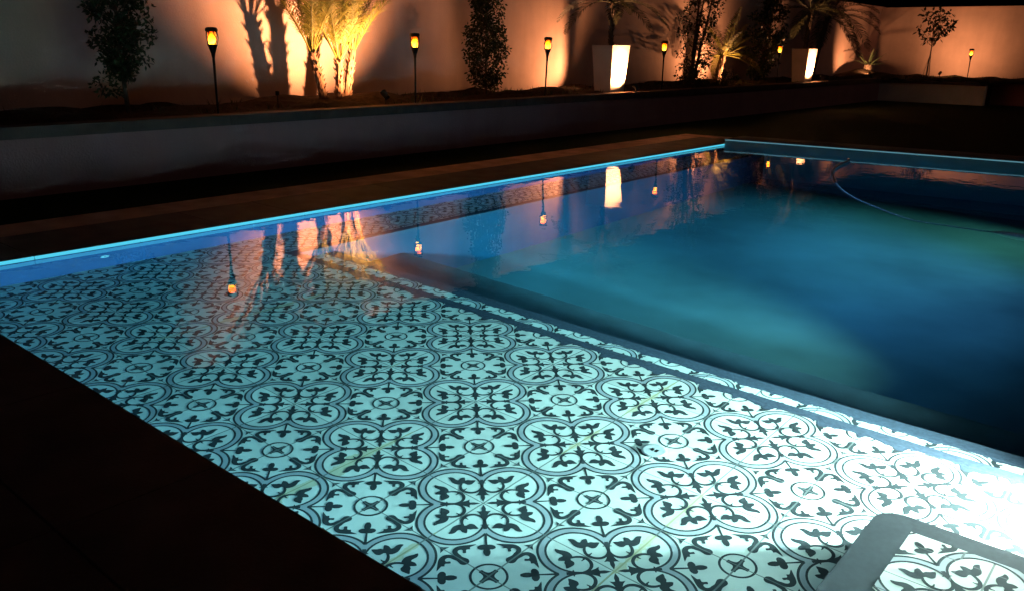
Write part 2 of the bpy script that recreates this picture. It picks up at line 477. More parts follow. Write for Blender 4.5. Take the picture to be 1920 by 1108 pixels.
# ---------------------------------------------------------------- the pool
pool = empty('swimming_pool', W(-4, 15, ZW-6.0), 'rectangular swimming pool with a shallow shelf of patterned tiles, lit under water', 'swimming pool')
pool.location = (0, 0, 0)
V1, V1b = 5.00, 5.24            # shelf edge: start and end of the grey nosing
ZT, V2, V2b = -0.6, 6.03, 6.36  # first step down
UG, UGb = -11.45, -11.15        # ledge along the long wall
tiled_sheet('tiled_shelf', pool, UL, UR, VN, V1, 0.0)
tiled_sheet('tiled_ledge', pool, UL, UG, V1, 37.0, 0.0, label='narrow tiled ledge along the long far wall')
TPU = 0.20
mt = tile_mat('tile_ground_step', (0.67, 0.70, 0.66), seed=4.0)
tiled_sheet('tiled_step', pool, UGb, UR, V1b, V2, ZT, pu=TPU, pv=V2-1, ground=mt, label='narrow tiled step one riser below the shelf')

def wavy_border(name, u0, u1, vb, z, pu, k_=1.0):
    mb = MB()
    prof = [(0, 0.0), (0.25, 0.0), (0.27, 0.035), (0.30, 0.035), (0.315, 0.0), (0.335, 0.02), (0.36, 0.10), (0.42, 0.15), (0.48, 0.14), (0.53, 0.10), (0.58, 0.085), (0.63, 0.10), (0.68, 0.06), (0.74, 0.045), (0.80, 0.03), (0.86, 0.02), (0.92, 0.02), (0.95, 0.06), (0.975, 0.11), (1.0, 0.12)]
    prof = [(a, b*k_) for a, b in prof]
    full = prof+[(2-a, b) for a, b in reversed(prof[:-1])]
    k0 = math.floor((u0-pu)/2)-1; k1 = math.ceil((u1-pu)/2)+1
    for k in range(k0, k1):
        for (a, wa), (b, wb) in zip(full, full[1:]):
            x0, x1 = pu+2*k+a, pu+2*k+b
            if x0 < u0 or x1 > u1: continue
            n0 = len(mb.v)
            if n0 == 0: mb.v += [tuple(W(x0, vb-wa-0.004, z+0.0042)), tuple(W(x0, vb+0.004, z+0.0042))]; n0 = 2
            mb.v += [tuple(W(x1, vb-wb-0.004, z+0.0042)), tuple(W(x1, vb+0.004, z+0.0042))]
            mb.f.append((n0-2, n0, n0+1, n0-1)); mb.m.append(0)
    return mb.build(name, MAT['nosing'], pool)
wavy_border('tile_border', UG, UR, V1, 0.0, 0.0)
wavy_border('tile_border', UGb, UR, V2, ZT, TPU, 0.55)
def zdeep(v): return -4.6 - (v-7.0)*0.12
mb = MB()   # grey stone nosings
mb.box(W(UG, V1+0.0, -0.30), W(UR, V1b, 0.006))
mb.build('shelf_edge', MAT['nosing'], pool, bevel=0.006)
mb = MB(); mb.box(W(UG, V1b, -0.30), W(UGb, 36.8, 0.006)); mb.build('ledge_edge', MAT['nosing'], pool, bevel=0.006)
mb = MB(); mb.box(W(UGb, V2, ZT-0.30), W(UR, V2b, ZT+0.006)); mb.build('step_edge', MAT['nosing'], pool, bevel=0.006)
mb = MB()   # risers and deep walls
mb.box(W(UG+0.02, V1+0.03, ZT-0.2), W(UR, V1b-0.03, -0.30))
mb.box(W(UGb, V2+0.03, -9), W(UR, V2b-0.03, ZT-0.30))
mb.box(W(UG+0.02, V1+0.5, -9), W(UGb-0.03, 37.2, -0.30))
mb.build('riser', mat('riser_plaster', (0.018, 0.058, 0.105), 0.8, 0.1, 3, 0.1, 60), pool)
mb = MB(); mb.box(W(UGb, V2b-0.03, -9), W(UR, 8.75, -2.3))
mb.build('lower_step', mat('lower_step_painted_shade', (0.05, 0.08, 0.10), 0.85, 0.2, 5), pool)  # plaster darkened: the shadow band beyond the tiled step is in its colour
mb = MB()
mb.poly([W(UGb-0.1, V2b-0.1, zdeep(7)), W(UR+.05, V2b-0.1, zdeep(7)), W(UR+.05, 37.2, zdeep(37)), W(UGb-0.1, 36.9, zdeep(37))])
mb.build('deep_floor', MAT['deep'], pool)
mb = MB()   # outer walls, 1 tile thick
t = 1.0
mb.box(W(UL-t, VN-t, -9), W(UL, VE0+t, ZW+0.012))
mb.box(W(UR, VN-t, -9), W(UR+t, VE1+t, ZW+0.012))
mb.box(W(UL, VN-t, -9), W(UR, VN, ZW+0.012))
q = [W(UL, VE0, -9), W(UR, VE1, -9), W(UR, VE1+t, -9), W(UL, VE0+t, -9)]
q2 = [W(p.x/S, p.y/S, ZW+0.262) for p in q]
mb.build('pool_wall', MAT['plaster'], pool)
mb = MB()
for i in range(4):
    j = (i+1) % 4; mb.poly([q[i], q[j], q2[j], q2[i]])
mb.poly(q2)
mb.build('end_wall', mat('end_wall_painted_glow', (0.20, 0.42, 0.46), 0.8, 0.15, 3, 0.1, 60), pool)  # plaster paler than the side walls: pool glow put into its colour

# corner step with tiled top
SU, SV, SZ = 4.02, 2.55, 0.8
mb = MB()
rc = 0.30
out = [(UR, VN), (UR, SV)]+[(SU+rc+rc*math.cos(math.radians(a)), SV-rc+rc*math.sin(math.radians(a))) for a in range(90, 181, 10)]+[(SU, VN)]
B_ = [W(x, y, 0.002) for x, y in out]; T_ = [W(x, y, SZ) for x, y in out]
mb.poly(T_); mb.poly(list(reversed(B_)))
for i in range(len(out)):
    j = (i+1) % len(out); mb.poly([B_[j], B_[i], T_[i], T_[j]])
b = mb.build('corner_step', mat('corner_step_stone', (0.035, 0.045, 0.055), 0.7, 0.12, 60, 0.06, 220), pool, bevel=0.016)
b['label'] = 'raised corner step with a wide grey stone border'
tiled_sheet('step_top', b, SU+0.42, UR, VN, SV-0.30, SZ+0.001, pu=5.29, pv=1.33, ground=tile_mat('tile_ground_corner', (0.67, 0.70, 0.66), u_off=-0.29, v_off=-0.33, seed=9, stain=False))

# floor fitting and wall return
def fitting(name, parent, c, axis):
    mb = MB()
    mb.lathe([(0.0, 0.0025), (0.040, 0.0025), (0.041, 0.0015), (0.046, 0.0)], 24)
    o = mb.build(name, mat('fitting_plastic', (0.42, 0.45, 0.47), 0.5, 0.1, 12), parent)
    mb = MB(); mb.box((-0.014, -0.009, 0.0026), (-0.003, 0.009, 0.0034)); mb.box((0.003, -0.009, 0.0026), (0.014, 0.009, 0.0034))
    s_ = mb.build('slot', MAT['metal'], o)
    o.location = c
    if axis == 'x': o.rotation_euler = (0, math.radians(90), 0)
    return o
f1 = fitting('floor_fitting', pool, W(0.94, 2.57, 0.02), 'z'); f1['label'] = 'round white slotted fitting set in the patterned shelf'
f2 = fitting('wall_return', pool, W(UL, 1.29, 0.92), 'x'); f2.scale = (0.55, 0.55, 0.55); f2['label'] = 'small round white return nozzle in the left wall'

# line below the coping: pool light on the edge put in as emission
edge_glow = emit('edge_line_painted_glow', (0.10, 0.74, 1.0), 0.85)
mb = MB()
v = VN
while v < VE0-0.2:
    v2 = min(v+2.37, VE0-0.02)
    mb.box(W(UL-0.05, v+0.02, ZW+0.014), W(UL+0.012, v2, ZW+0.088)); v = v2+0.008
mb.build('edge_line', edge_glow, pool)['label'] = 'thin cyan line along the left wall, its pool light painted as glow'
edge_glow_far = emit('edge_line_painted_glow_far', (0.16, 0.42, 0.52), 0.55)
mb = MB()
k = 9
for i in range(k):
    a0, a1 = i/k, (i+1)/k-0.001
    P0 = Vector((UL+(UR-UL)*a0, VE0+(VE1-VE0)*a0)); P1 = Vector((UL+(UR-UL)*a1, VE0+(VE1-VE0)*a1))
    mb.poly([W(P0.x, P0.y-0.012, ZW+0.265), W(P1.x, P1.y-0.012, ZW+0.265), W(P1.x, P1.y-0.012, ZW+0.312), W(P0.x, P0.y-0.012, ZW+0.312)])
mb.build('edge_line', edge_glow_far, pool)['label'] = 'thin dim line along the far end wall, its pool light painted as glow'

# ---------------------------------------------------------------- coping, paving, lawn
def slab_row(mb, p0, p1, inward, w, z0, z1, step, gap=0.02):
    d = Vector(p1)-Vector(p0); L = d.length; d.normalize(); nrm = Vector(inward).normalized()
    n = max(1, round(L/step)); s_ = L/n
    for i in range(n):
        a0 = Vector(p0)+d*(i*s_+gap/2); a1 = Vector(p0)+d*((i+1)*s_-gap/2)
        c = [a0, a1, a1+nrm*w, a0+nrm*w]
        B = [W(q.x, q.y, z0) for q in c]; T = [W(q.x, q.y, z1) for q in c]
        area = (c[1]-c[0]).x*(c[2]-c[0]).y-(c[1]-c[0]).y*(c[2]-c[0]).x
        if area < 0: B.reverse(); T.reverse()
        mb.poly(T); mb.poly(list(reversed(B)))
        for k in range(4):
            k2 = (k+1) % 4; mb.poly([B[k], B[k2], T[k2], T[k]])
z0, z1 = ZW+0.088, ZC
mb = MB()
slab_row(mb, (UL, VN+0.0), (UL, VE0), (-1, 0), 2.45, z0, z1, 2.4)
slab_row(mb, (UL-2.47, VE0+0.02), (UL-0.02, VE0+0.02), (0, 1), 2.0, z0, z1, 2.4)
slab_row(mb, (UL, VE0), (UR, VE1), (0, 1), 2.0, ZW+0.315, ZW+0.345, 2.4)
slab_row(mb, (UR, VN), (UR, VE1), (1, 0), 2.2, z0, z1, 2.4)
o = mb.build('coping', MAT['coping'], None, bevel=0.003); tag(o, 'dark stone coping slabs around the pool', kind='structure')
mb = MB()
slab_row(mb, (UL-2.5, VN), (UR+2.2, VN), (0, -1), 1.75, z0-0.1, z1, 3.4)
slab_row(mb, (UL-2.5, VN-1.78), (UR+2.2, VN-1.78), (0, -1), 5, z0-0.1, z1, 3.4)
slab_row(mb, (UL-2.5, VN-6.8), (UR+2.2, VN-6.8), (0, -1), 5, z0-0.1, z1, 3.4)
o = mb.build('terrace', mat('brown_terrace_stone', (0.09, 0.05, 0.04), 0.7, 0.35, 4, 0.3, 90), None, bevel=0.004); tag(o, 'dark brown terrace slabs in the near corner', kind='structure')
mb = MB()
slab_row(mb, (UL-2.48, VN-1.4), (UL-2.48, VE0+2.0), (-1, 0), 1.45, z0-0.1, z1-0.006, 3.2)
slab_row(mb, (UL-3.9, VE0+2.05), (UR+2, VE1+2.0), (0, 1), 0.9, z0-0.1, z1-0.006, 3.2)
o = mb.build('paving', MAT['paving'], None, bevel=0.003); tag(o, 'narrow beige paving border behind the coping', kind='structure')
# lawn with the pool cut out
mb = MB()
zl = ZW+0.02
X0, X1, Y0, Y1 = -120, 90, -60, 260
px0, px1, py0, py1 = UL-0.6, UR+0.6, VN-0.6, VE0+0.6
for (a0, b0, a1, b1) in ((X0, Y0, px0, Y1), (px1, Y0, X1, Y1), (px0, Y0, px1, py0), (px0, VE1+0.6, px1, Y1)):
    mb.poly([W(a0, b0, zl), W(a1, b0, zl), W(a1, b1, zl), W(a0, b1, zl)])
mb.poly([W(px0, py1, zl), W(px1, VE1+0.6, zl), W(px0, VE1+0.6, zl)])
o = mb.build('lawn', MAT['grass']); tag(o, 'dark unlit lawn beyond the pool', kind='structure')

# ---------------------------------------------------------------- garden walls and bed
ZB = 3.80      # bed / cap level
UW, UWc = -21.3, -22.0
VLW = 81.0     # low side wall
URW, VRW = -28.0, 99.5
lw = empty('low_retaining_wall', W(UW, 0, ZW), 'long low rendered retaining wall with a stone cap behind the pool', 'wall')
lw.location = (0, 0, 0)
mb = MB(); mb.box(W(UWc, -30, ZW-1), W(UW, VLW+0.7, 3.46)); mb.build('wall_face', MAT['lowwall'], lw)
mb = MB(); slab_row(mb, (UW+0.12, -30), (UW+0.12, VLW), (-1, 0), 0.86, 3.463, ZB+0.02, 4.0, 0.012); mb.build('cap', MAT['cap'], lw, bevel=0.004)
sw = empty('low_side_wall', W(0, VLW, ZW), 'low retaining wall turning right across the far end of the lawn', 'wall')
sw.location = (0, 0, 0)
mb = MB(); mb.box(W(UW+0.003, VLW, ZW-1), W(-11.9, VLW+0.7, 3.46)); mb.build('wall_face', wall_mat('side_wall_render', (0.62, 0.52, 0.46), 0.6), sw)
mb = MB(); slab_row(mb, (UW+0.15, VLW-0.10), (-11.9, VLW-0.10), (0, 1), 0.85, 3.463, ZB-0.1, 4.0, 0.012); mb.build('cap', MAT['cap'], sw, bevel=0.004)
# stepped-back part of the side wall
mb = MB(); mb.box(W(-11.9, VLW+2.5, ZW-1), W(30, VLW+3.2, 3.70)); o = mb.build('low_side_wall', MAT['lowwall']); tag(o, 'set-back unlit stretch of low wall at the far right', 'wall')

rw = MB(); rw.box(W(URW-1, -60, ZW-1), W(URW, VRW+1, 11.1)); rw.box(W(URW-1.15, -60, 11.103), W(URW+0.12, VRW+1, 11.35))
o = rw.build('garden_wall', MAT['wall']); tag(o, 'tall rendered garden wall behind the planting bed', 'wall')
rw = MB(); rw.box(W(URW, VRW, ZW-1), W(60, VRW+1, 11.0)); rw.box(W(URW+0.13, VRW-0.12, 11.003), W(60, VRW+1.1, 11.25))
o = rw.build('garden_wall', MAT['wall']); tag(o, 'tall garden wall at the far end, lit orange on the right', 'wall')

# planting bed: heightfield of mulch
random.seed(5)
rng = np.random.default_rng(3)
def bed_mesh():
    mb = MB()
    def h(u, v):
        x = 0.10*math.sin(u*1.7+v*0.6)+0.08*math.sin(v*1.3+1)+0.07*math.sin(u*3.1-v*2.3)
        x += 0.75*math.exp(-((u+25.3)**2+(v-88.5)**2)/5.0)      # mound under the cycad
        x += 0.35*math.exp(-((u+25.5)**2/3+(v-18.0)**2/9))
        x += 0.35*math.exp(-((u+25.0)**2/3+(v-50.0)**2/14))
        e_ = min(1, max(0, (-22.0-u)/0.9)) if v < VLW else 1
        return ZB-0.16 + e_*(0.10+max(-0.12, x))
    us = np.arange(URW-0.05, UWc+0.01, 0.35); vs = list(np.arange(-20, 60, 0.4))+list(np.arange(60, VRW+0.5, 0.6))
    def grid(us, vs):
        n0 = len(mb.v)
        for u in us:
            for v in vs: mb.v.append(tuple(W(u, v, h(u, v)+rng.uniform(-0.03, 0.03))))
        nv = len(vs)
        for i in range(len(us)-1):
            for j in range(nv-1):
                mb.f.append((n0+i*nv+j, n0+(i+1)*nv+j, n0+(i+1)*nv+j+1, n0+i*nv+j+1)); mb.m.append(0)
    grid(us, vs)
    grid(np.arange(UWc-0.02, 20, 0.5), np.arange(VLW+0.4, VRW+0.3, 0.5))
    return mb
o = bed_mesh().build('planting_bed', MAT['soil'], smooth=True); tag(o, 'raised bed of dark mulch between low wall and tall wall', kind='structure')

# ---------------------------------------------------------------- lamps
def spot(name, loc, target, power, col, cone, blend=0.6, size=0.02, parent=None, falloff=None):
    d = bpy.data.lights.new(name, 'SPOT')
    d.energy = power; d.color = col; d.spot_size = math.radians(cone); d.spot_blend = blend; d.shadow_soft_size = size
    o = bpy.data.objects.new(name, d); sc.collection.objects.link(o)
    o.location = loc
    o.rotation_euler = (Vector(target)-Vector(loc)).to_track_quat('-Z', 'Y').to_euler()
    if falloff:
        d.use_nodes = True
        n = d.node_tree.nodes; l = d.node_tree.links
        em = n['Emission']; lf = n.new('ShaderNodeLightFalloff'); lf.inputs['Strength'].default_value = 1.0
        l.new(lf.outputs[falloff], em.inputs['Strength'])
    if parent is not None:
        o.parent = parent; o.matrix_parent_inverse = parent.matrix_world.inverted()
    return o
def point(name, loc, power, col, size=0.02, parent=None):
    d = bpy.data.lights.new(name, 'POINT'); d.energy = power; d.color = col; d.shadow_soft_size = size
    o = bpy.data.objects.new(name, d); sc.collection.objects.link(o); o.location = loc
    if parent is not None: o.parent = parent
    return o

# underwater lamps: round niche lights in the right-hand wall, just outside the picture
def pool_lamp(u, v, z, target, power, col, cone, falloff, label, near=0):
    c = W(u, v, z)
    r = empty('pool_lamp', c, label, 'lamp', 'underwater lamps in the right wall')
    mb = MB(); mb.lathe([(0.115, 0.02), (0.11, 0.035), (0.085, 0.035), (0.08, 0.01)], 28)
    o = mb.build('bezel', MAT['white'], r, smooth=True); o.rotation_euler = (0, math.radians(-90), 0)
    mb = MB(); mb.lathe([(0.0, 0.012), (0.079, 0.011)], 28)
    o = mb.build('lens', emit('pool_lamp_lens', (0.8, 1, 1), 3.0), r); o.rotation_euler = (0, math.radians(-90), 0)
    bpy.context.view_layer.update()
    s_ = spot('lamp_light', c+Vector((-0.06, 0, 0)), W(*target), power, col, cone, 0.9, 0.06, None, falloff)
    s_.parent = r; s_.matrix_parent_inverse = Matrix.Translation(-c)
    if near:
        s2 = spot('lamp_light', c+Vector((-0.06, 0, 0)), W(*target), near, col, cone, 0.9, 0.06)
        s2.parent = r; s2.matrix_parent_inverse = Matrix.Translation(-c)
    return r
WARM = (1.0, 0.43, 0.18)
pool_lamp(UR, 4.55, 0.96, (-4, 1.2, 0.0), 560, (1.0, 0.97, 0.82), 150, 'Linear', 'round underwater lamp at the shelf, nearest the corner step', 210)
pool_lamp(UR, 13.0, -0.2, (-6.5, 11.5, -5.0), 250, (1.0, 0.98, 0.56), 54, 'Linear', 'round underwater lamp in the middle of the right wall')
pool_lamp(UR, 24.0, -0.4, (-9, 16.0, -3.5), 200, (0.55, 0.72, 1.0), 110, 'Linear', 'round underwater lamp second from the far end')
pool_lamp(UR, 30.0, -0.2, (-3.0, 24.0, -6.0), 150, (1.0, 1.0, 0.5), 70, 'Linear', 'round underwater lamp farthest down the pool')

# ---------------------------------------------------------------- flame torches
def flame_mat():
    m, n, l, p = new_mat('flame_light')
    p.inputs['Base Color'].default_value = (0, 0, 0, 1)
    tc = n.new('ShaderNodeTexCoord'); sx = n.new('ShaderNodeSeparateXYZ'); l.new(tc.outputs['Generated'], sx.inputs[0])
    nz = n.new('ShaderNodeTexNoise'); nz.inputs['Scale'].default_value = 3.0; l.new(tc.outputs['Generated'], nz.inputs['Vector'])
    f = math_node(n, l, 'ADD', sx.outputs[2], math_node(n, l, 'MULTIPLY_ADD', nz.outputs['Fac'], 0.6, -0.3))
    cr = n.new('ShaderNodeValToRGB')
    cr.color_ramp.elements[0].position = 0.15; cr.color_ramp.elements[0].color = (1.0, 0.42, 0.03, 1)
    cr.color_ramp.elements[1].position = 0.95; cr.color_ramp.elements[1].color = (0.25, 0.02, 0.0, 1)
    e_ = cr.color_ramp.elements.new(0.5); e_.color = (1.0, 0.17, 0.004, 1)
    l.new(f, cr.inputs['Fac']); l.new(cr.outputs[0], p.inputs['Emission Color']); p.inputs['Emission Strength'].default_value = 9.0
    return m
FL = flame_mat()
def make_torch():
    r = empty('garden_torch', (0, 0, 0))
    H = 2.05*S
    mb = MB(); mb.tube([(0, 0, -0.02), (0, 0, H*0.5), (0, 0, H)], [0.009, 0.011, 0.013], 10); mb.build('pole', MAT['metal'], r, smooth=True)
    mb = MB(); mb.lathe([(0.013, H-0.02), (0.020, H+0.02), (0.040, H+0.085), (0.044, H+0.088), (0.044, H+0.098), (0.0, H+0.098)], 20); mb.build('bowl', MAT['metal'], r, smooth=True)
    z = H+0.098
    mb = MB(); mb.lathe([(0.030, z), (0.036, z+0.05), (0.035, z+0.095), (0.030, z+0.118)], 20)
    mb.build('flame', FL, r, smooth=True)
    mb = MB()
    for k in range(5):      # cage: wavy uprights
        a = 2*math.pi*k/5
        pts = []
        for q in range(7):
            f = q/6; rr = 0.043+0.012*math.sin(math.pi*min(1, f*1.1)); aa = a+0.22*math.sin(f*5+k)
            pts.append((rr*math.cos(aa), rr*math.sin(aa), z+f*0.125))
        mb.tube(pts, [0.006, 0.0035, 0.003, 0.004, 0.005, 0.007, 0.008], 5)
    mb.build('cage', MAT['metal'], r)
    mb = MB(); mb.lathe([(0.0, z+0.112), (0.046, z+0.112), (0.056, z+0.122), (0.056, z+0.138), (0.048, z+0.150), (0.0, z+0.156)], 20); mb.build('cap', MAT['metal'], r, smooth=True)
    point('flame_glow', (0, 0, z+0.05), 2.0, (1.0, 0.25, 0.06), 0.034, r)
    return r
def copy_tree(o, parent=None):
    c = o.copy(); sc.collection.objects.link(c)
    if parent is not None: c.parent = parent
    for ch in list(o.children): copy_tree(ch, c)
    return c
proto = make_torch()
tl = ['flame torch leaning on its stake beside the leftmost leafy tree', 'upright flame torch right of the bright yellow palm clump', 'tilted flame torch left of the nearer white planter', 'flame torch between the nearer planter and the leafy climbing shrub', 'flame torch left of the farther white planter, in front of the dark shrub', 'small flame torch alone at the far right, before the orange wall']
for i, (u, v, z, tx, ty) in enumerate([(-22.7, 10.05, 3.80, -0.06, -0.10), (-22.5, 19.9, 3.78, 0.01, 0.0), (-22.4, 29.3, 3.78, 0.03, 0.10), (-23.1, 42.6, 3.75, 0, 0), (-23.4, 61.4, 3.72, 0, 0), (-15.15, 88.0, 3.70, 0, 0.0)]):
    o = proto if i == 0 else copy_tree(proto)
    o.location = W(u, v, z); o.rotation_euler = (tx, ty, i*1.1)
    tag(o, tl[i], 'torch', 'flame torches along the planting bed')

# ---------------------------------------------------------------- planters
def make_planter():
    r = empty('planter', (0, 0, 0))
    def ring(w, z): h = w/2; g = h*0.80; return [(-g, -h, z), (g, -h, z), (g, h, z), (-g, h, z)]
    H = 2.72*S
    A, B = ring(1.42*S, 0), ring(1.85*S, H)
    C, D, E_ = ring(1.85*S-0.04, H), ring(1.85*S-0.05, H-0.06), None
    mb = MB(); mb.poly(list(reversed(A)))
    for i in range(4):
        j = (i+1) % 4
        mb.poly([A[i], A[j], B[j], B[i]]); mb.poly([B[i], B[j], C[j], C[i]]); mb.poly([C[i], C[j], D[j], D[i]])
    mb.build('shell', MAT['pot'], r, bevel=0.004)
    mb = MB(); mb.poly(ring(1.85*S-0.052, H-0.05)); mb.build('soil', MAT['soil'], r)
    return r
pl1 = make_planter(); pl1.location = W(-22.97, 36.25, ZB-0.05)
tag(pl1, 'tall tapered white planter glowing under a spotlight, the nearer one', 'planter', 'tall white planters')
pl2 = copy_tree(pl1); pl2.location = W(-22.97, 65.5, ZB-0.05)
tag(pl2, 'tall tapered white planter glowing under a spotlight, the farther one', 'planter', 'tall white planters')

# ---------------------------------------------------------------- garden spotlights
def spotlight(u, v, z, target, power, label, cone=110, blend=0.8, size=0.02, blocker=None, col=WARM, dim=1.0, falloff=None):
    c = W(u, v, z)
    r = empty('ground_spotlight', c, label, 'spotlight', 'black stake spotlights in the bed')
    mb = MB(); mb.tube([(0, 0, -0.10), (0, 0, 0.03)], [0.004, 0.008], 8); mb.build('stake', MAT['metal'], r)
    d = (W(*target)-c).normalized()
    hc = Vector((0, 0, 0.07))
    mb = MB(); mb.tube([hc-d*0.055, hc-d*0.05, hc+d*0.045], [0.022, 0.032, 0.036], 14); mb.build('head', MAT['metal'], r, smooth=False)
    if blocker:  # unseen plate added to cut a straight edge into the wall light
        a = math.radians(blocker[0]); dist = blocker[1]; w, h = blocker[2], blocker[3]
        cx, cy = math.cos(a)*dist, math.sin(a)*dist
        tx, ty = -math.sin(a)*w, math.cos(a)*w
        mb = MB()
        x0, y0 = cx, cy; x1, y1 = cx+tx, cy+ty
        nx, ny = math.cos(a)*0.004, math.sin(a)*0.004
        lo, hi = 0.0, h
        B = [(x0, y0), (x1, y1), (x1+nx, y1+ny), (x0+nx, y0+ny)]
        mb.poly([(x, y, hi) for x, y in B])
        for i in range(4):
            j = (i+1) % 4; mb.poly([(*B[i], lo), (*B[j], lo), (*B[j], hi), (*B[i], hi)])
        mb.build('added_shade_plate', MAT['metal'], r)
    s_ = spot('spot_light', c+hc+d*0.05, W(*target), power, col, cone, blend, size, None, falloff)
    s_.parent = r; s_.matrix_parent_inverse = Matrix.Translation(-c)
    return r

# palm clump floodlight, in front and to the right of the trunks
spotlight(-22.75, 18.3, 3.90, (-28.0, 17.8, 8.6), 850, 'black spotlight on a stake right of the yellow palm clump', 104, 1.0, 0.015)
# nearer planter: uplight at its foot, and a floodlight behind it with an added shade plate
spotlight(-21.35, 36.7, 3.82, (-22.2, 36.25, 5.0), 320.0, 'small uplight at the foot of the nearer white planter', 120, 0.9, 0.02)
spotlight(-25.4, 39.1, 3.90, (-28.3, 35.2, 7.0), 170, 'spotlight with an added shade plate, hidden behind the nearer white planter', 110, 0.9, 0.008, blocker=(214.7, 0.07, -0.30, 0.28))
spotlight(-21.35, 65.8, 3.82, (-22.2, 65.5, 5.0), 320.0, 'small uplight at the foot of the farther white planter', 120, 0.9, 0.02)
spotlight(-25.4, 74.2, 3.90, (-28.3, 68.5, 7.0), 220, 'spotlight with an added shade plate, hidden behind the farther white planter', 110, 0.9, 0.008, blocker=(228, 0.07, -0.30, 0.28))
spotlight(-24.6, 56.6, 3.95, (-28.0, 55.5, 7.0), 200, 'spotlight under the small yellow palm', 140, 0.8, 0.015)
spotlight(-24.0, 86.0, 3.8, (-28.0, 90.5, 7.0), 150, 'spotlight beside the cycad mound aimed at the wall', 110, 0.9, 0.02)
spotlight(-19.0, 93.0, 3.95, (-18.3, 99.5, 7.5), 190, 'black spotlight on the soil right of the slim tree', 120, 1.0, 0.02)

# ---------------------------------------------------------------- plants
def leaf_quad(mb, c, d, n, L, w):
    """pointed leaf: 4 corners folded a little"""
    s_ = d.cross(n)
    if s_.length < 1e-6: return
    s_.normalize()
    mb.poly([c, c+d*L*0.45+s_*w*0.5, c+d*L, c+d*L*0.45-s_*w*0.5])
def rvec(rd):
    while True:
        v = Vector((rd.uniform(-1, 1), rd.uniform(-1, 1), rd.uniform(-1, 1)))
        if 0.05 < v.length < 1: return v.normalized()

def leafy_tree(name, u, v, z, label, cat, seed, trunk_h, profile, nclump, per, leaf_l, leaf_w, trunk_r=0.022, stems=1, spread=0.1, group=None, material='leaf', extra=()):
    """profile: list of (height above base in tiles, crown radius in tiles); clumps of leaves on twigs along the limbs"""
    rd = random.Random(seed)
    base = W(u, v, z)
    r = empty(name, base, label, cat, group)
    H = profile[-1][0]*S
    tb = MB(); lb = MB()
    def rad(h):
        hh = h/S
        if hh <= profile[0][0]: return 0
        for (a, ra), (b, rb) in zip(profile, profile[1:]):
            if a <= hh <= b: return (ra+(rb-ra)*(hh-a)/(b-a))*S
        return 0
    axes = []
    for s_ in range(stems):
        an = rd.uniform(0, 6.28); off = spread*S*(1 if stems > 1 else 0.3)
        pts = []
        for i in range(9):
            f = i/8
            pts.append(Vector((math.cos(an)*off*(0.4+f*2)+rd.uniform(-1, 1)*0.012, math.sin(an)*off*(0.4+f*2)+rd.uniform(-1, 1)*0.012, -0.03+f*(H*0.93))))
        tb.tube(pts, [trunk_r*(1-0.85*i/8)+0.002 for i in range(9)], 8)
        axes.append(pts)
    def axis_at(pts, h):
        for a, b in zip(pts, pts[1:]):
            if a.z <= h <= b.z:
                t = (h-a.z)/(b.z-a.z); return a.lerp(b, t)
        return pts[-1]
    clumps = []
    for k in range(nclump):
        h = rd.uniform(profile[0][0]*S, H*0.98)
        R_ = rad(h)
        if R_ <= 0: continue
        an = rd.uniform(0, 6.283); rr = R_*math.sqrt(rd.uniform(0.05, 1))*rd.choice((1, 1, 0.9, 1.12))
        ax = rd.choice(axes)
        hb = max(trunk_h*S*0.8, h-rr*0.9)
        a = axis_at(ax, hb); c = Vector((a.x+math.cos(an)*rr, a.y+math.sin(an)*rr, h))
        mid = a.lerp(c, 0.5)+Vector((0, 0, -0.02))
        tb.tube([a, mid, c], [0.0055, 0.004, 0.002], 4, caps=False)
        clumps.append(c)
    for (du, dv, dz) in extra:
        c = Vector((du*S, dv*S, dz*S)); a = axis_at(axes[0], max(0.02, c.z-0.08))
        tb.tube([a, a.lerp(c, 0.5), c], [0.006, 0.004, 0.002], 4, caps=False); clumps.append(c)
    for c in clumps:
        cr = rd.uniform(0.05, 0.10)*1.1
        for q in range(per):
            p = c+rvec(rd)*cr*rd.random()**0.5
            d = (p-c).normalized()*0.6+rvec(rd)*0.7+Vector((0, 0, -0.15)); d.normalize()
            leaf_quad(lb, p, d, rvec(rd), leaf_l*rd.uniform(0.7, 1.25), leaf_w*rd.uniform(0.8, 1.2))
    tb.build('trunk', MAT['bark'], r, smooth=True)
    lb.build('crown', MAT[material], r)
    return r

leafy_tree('leafy_tree', -24.4, 7.45, 3.75, 'dark leafy tree at the left, its crown black against the wall', 'tree', 11, 1.2,
    [(1.35, 0.2), (2.0, 0.7), (2.8, 1.05), (4.2, 1.2), (5.5, 1.2), (7.0, 0.9), (8.0, 0.4)], 190, 34, 0.052, 0.026, 0.020, extra=((-0.5, -0.6, 0.95), (-0.4, -0.5, 1.15), (-0.3, -0.3, 0.85), (0.6, 0.8, 2.7)))
leafy_tree('leafy_tree', -25.2, 27.7, 3.75, 'dark cone-shaped bush tree between the second and third torch', 'tree', 12, 0.4,
    [(0.5, 0.6), (1.2, 0.95), (2.4, 1.1), (3.6, 0.95), (5.0, 0.75), (6.5, 0.5), (7.6, 0.15)], 210, 34, 0.044, 0.026, 0.018)
leafy_tree('climbing_shrub', -25.4, 50.2, 3.7, 'tall shrub of many stems and small leaves right of the fourth torch', 'shrub', 13, 0.3,
    [(0.1, 1.0), (1.5, 1.2), (3.0, 1.3), (5.0, 1.35), (7.0, 1.1), (8.5, 0.5)], 120, 16, 0.060, 0.034, 0.035, stems=3, spread=0.8)
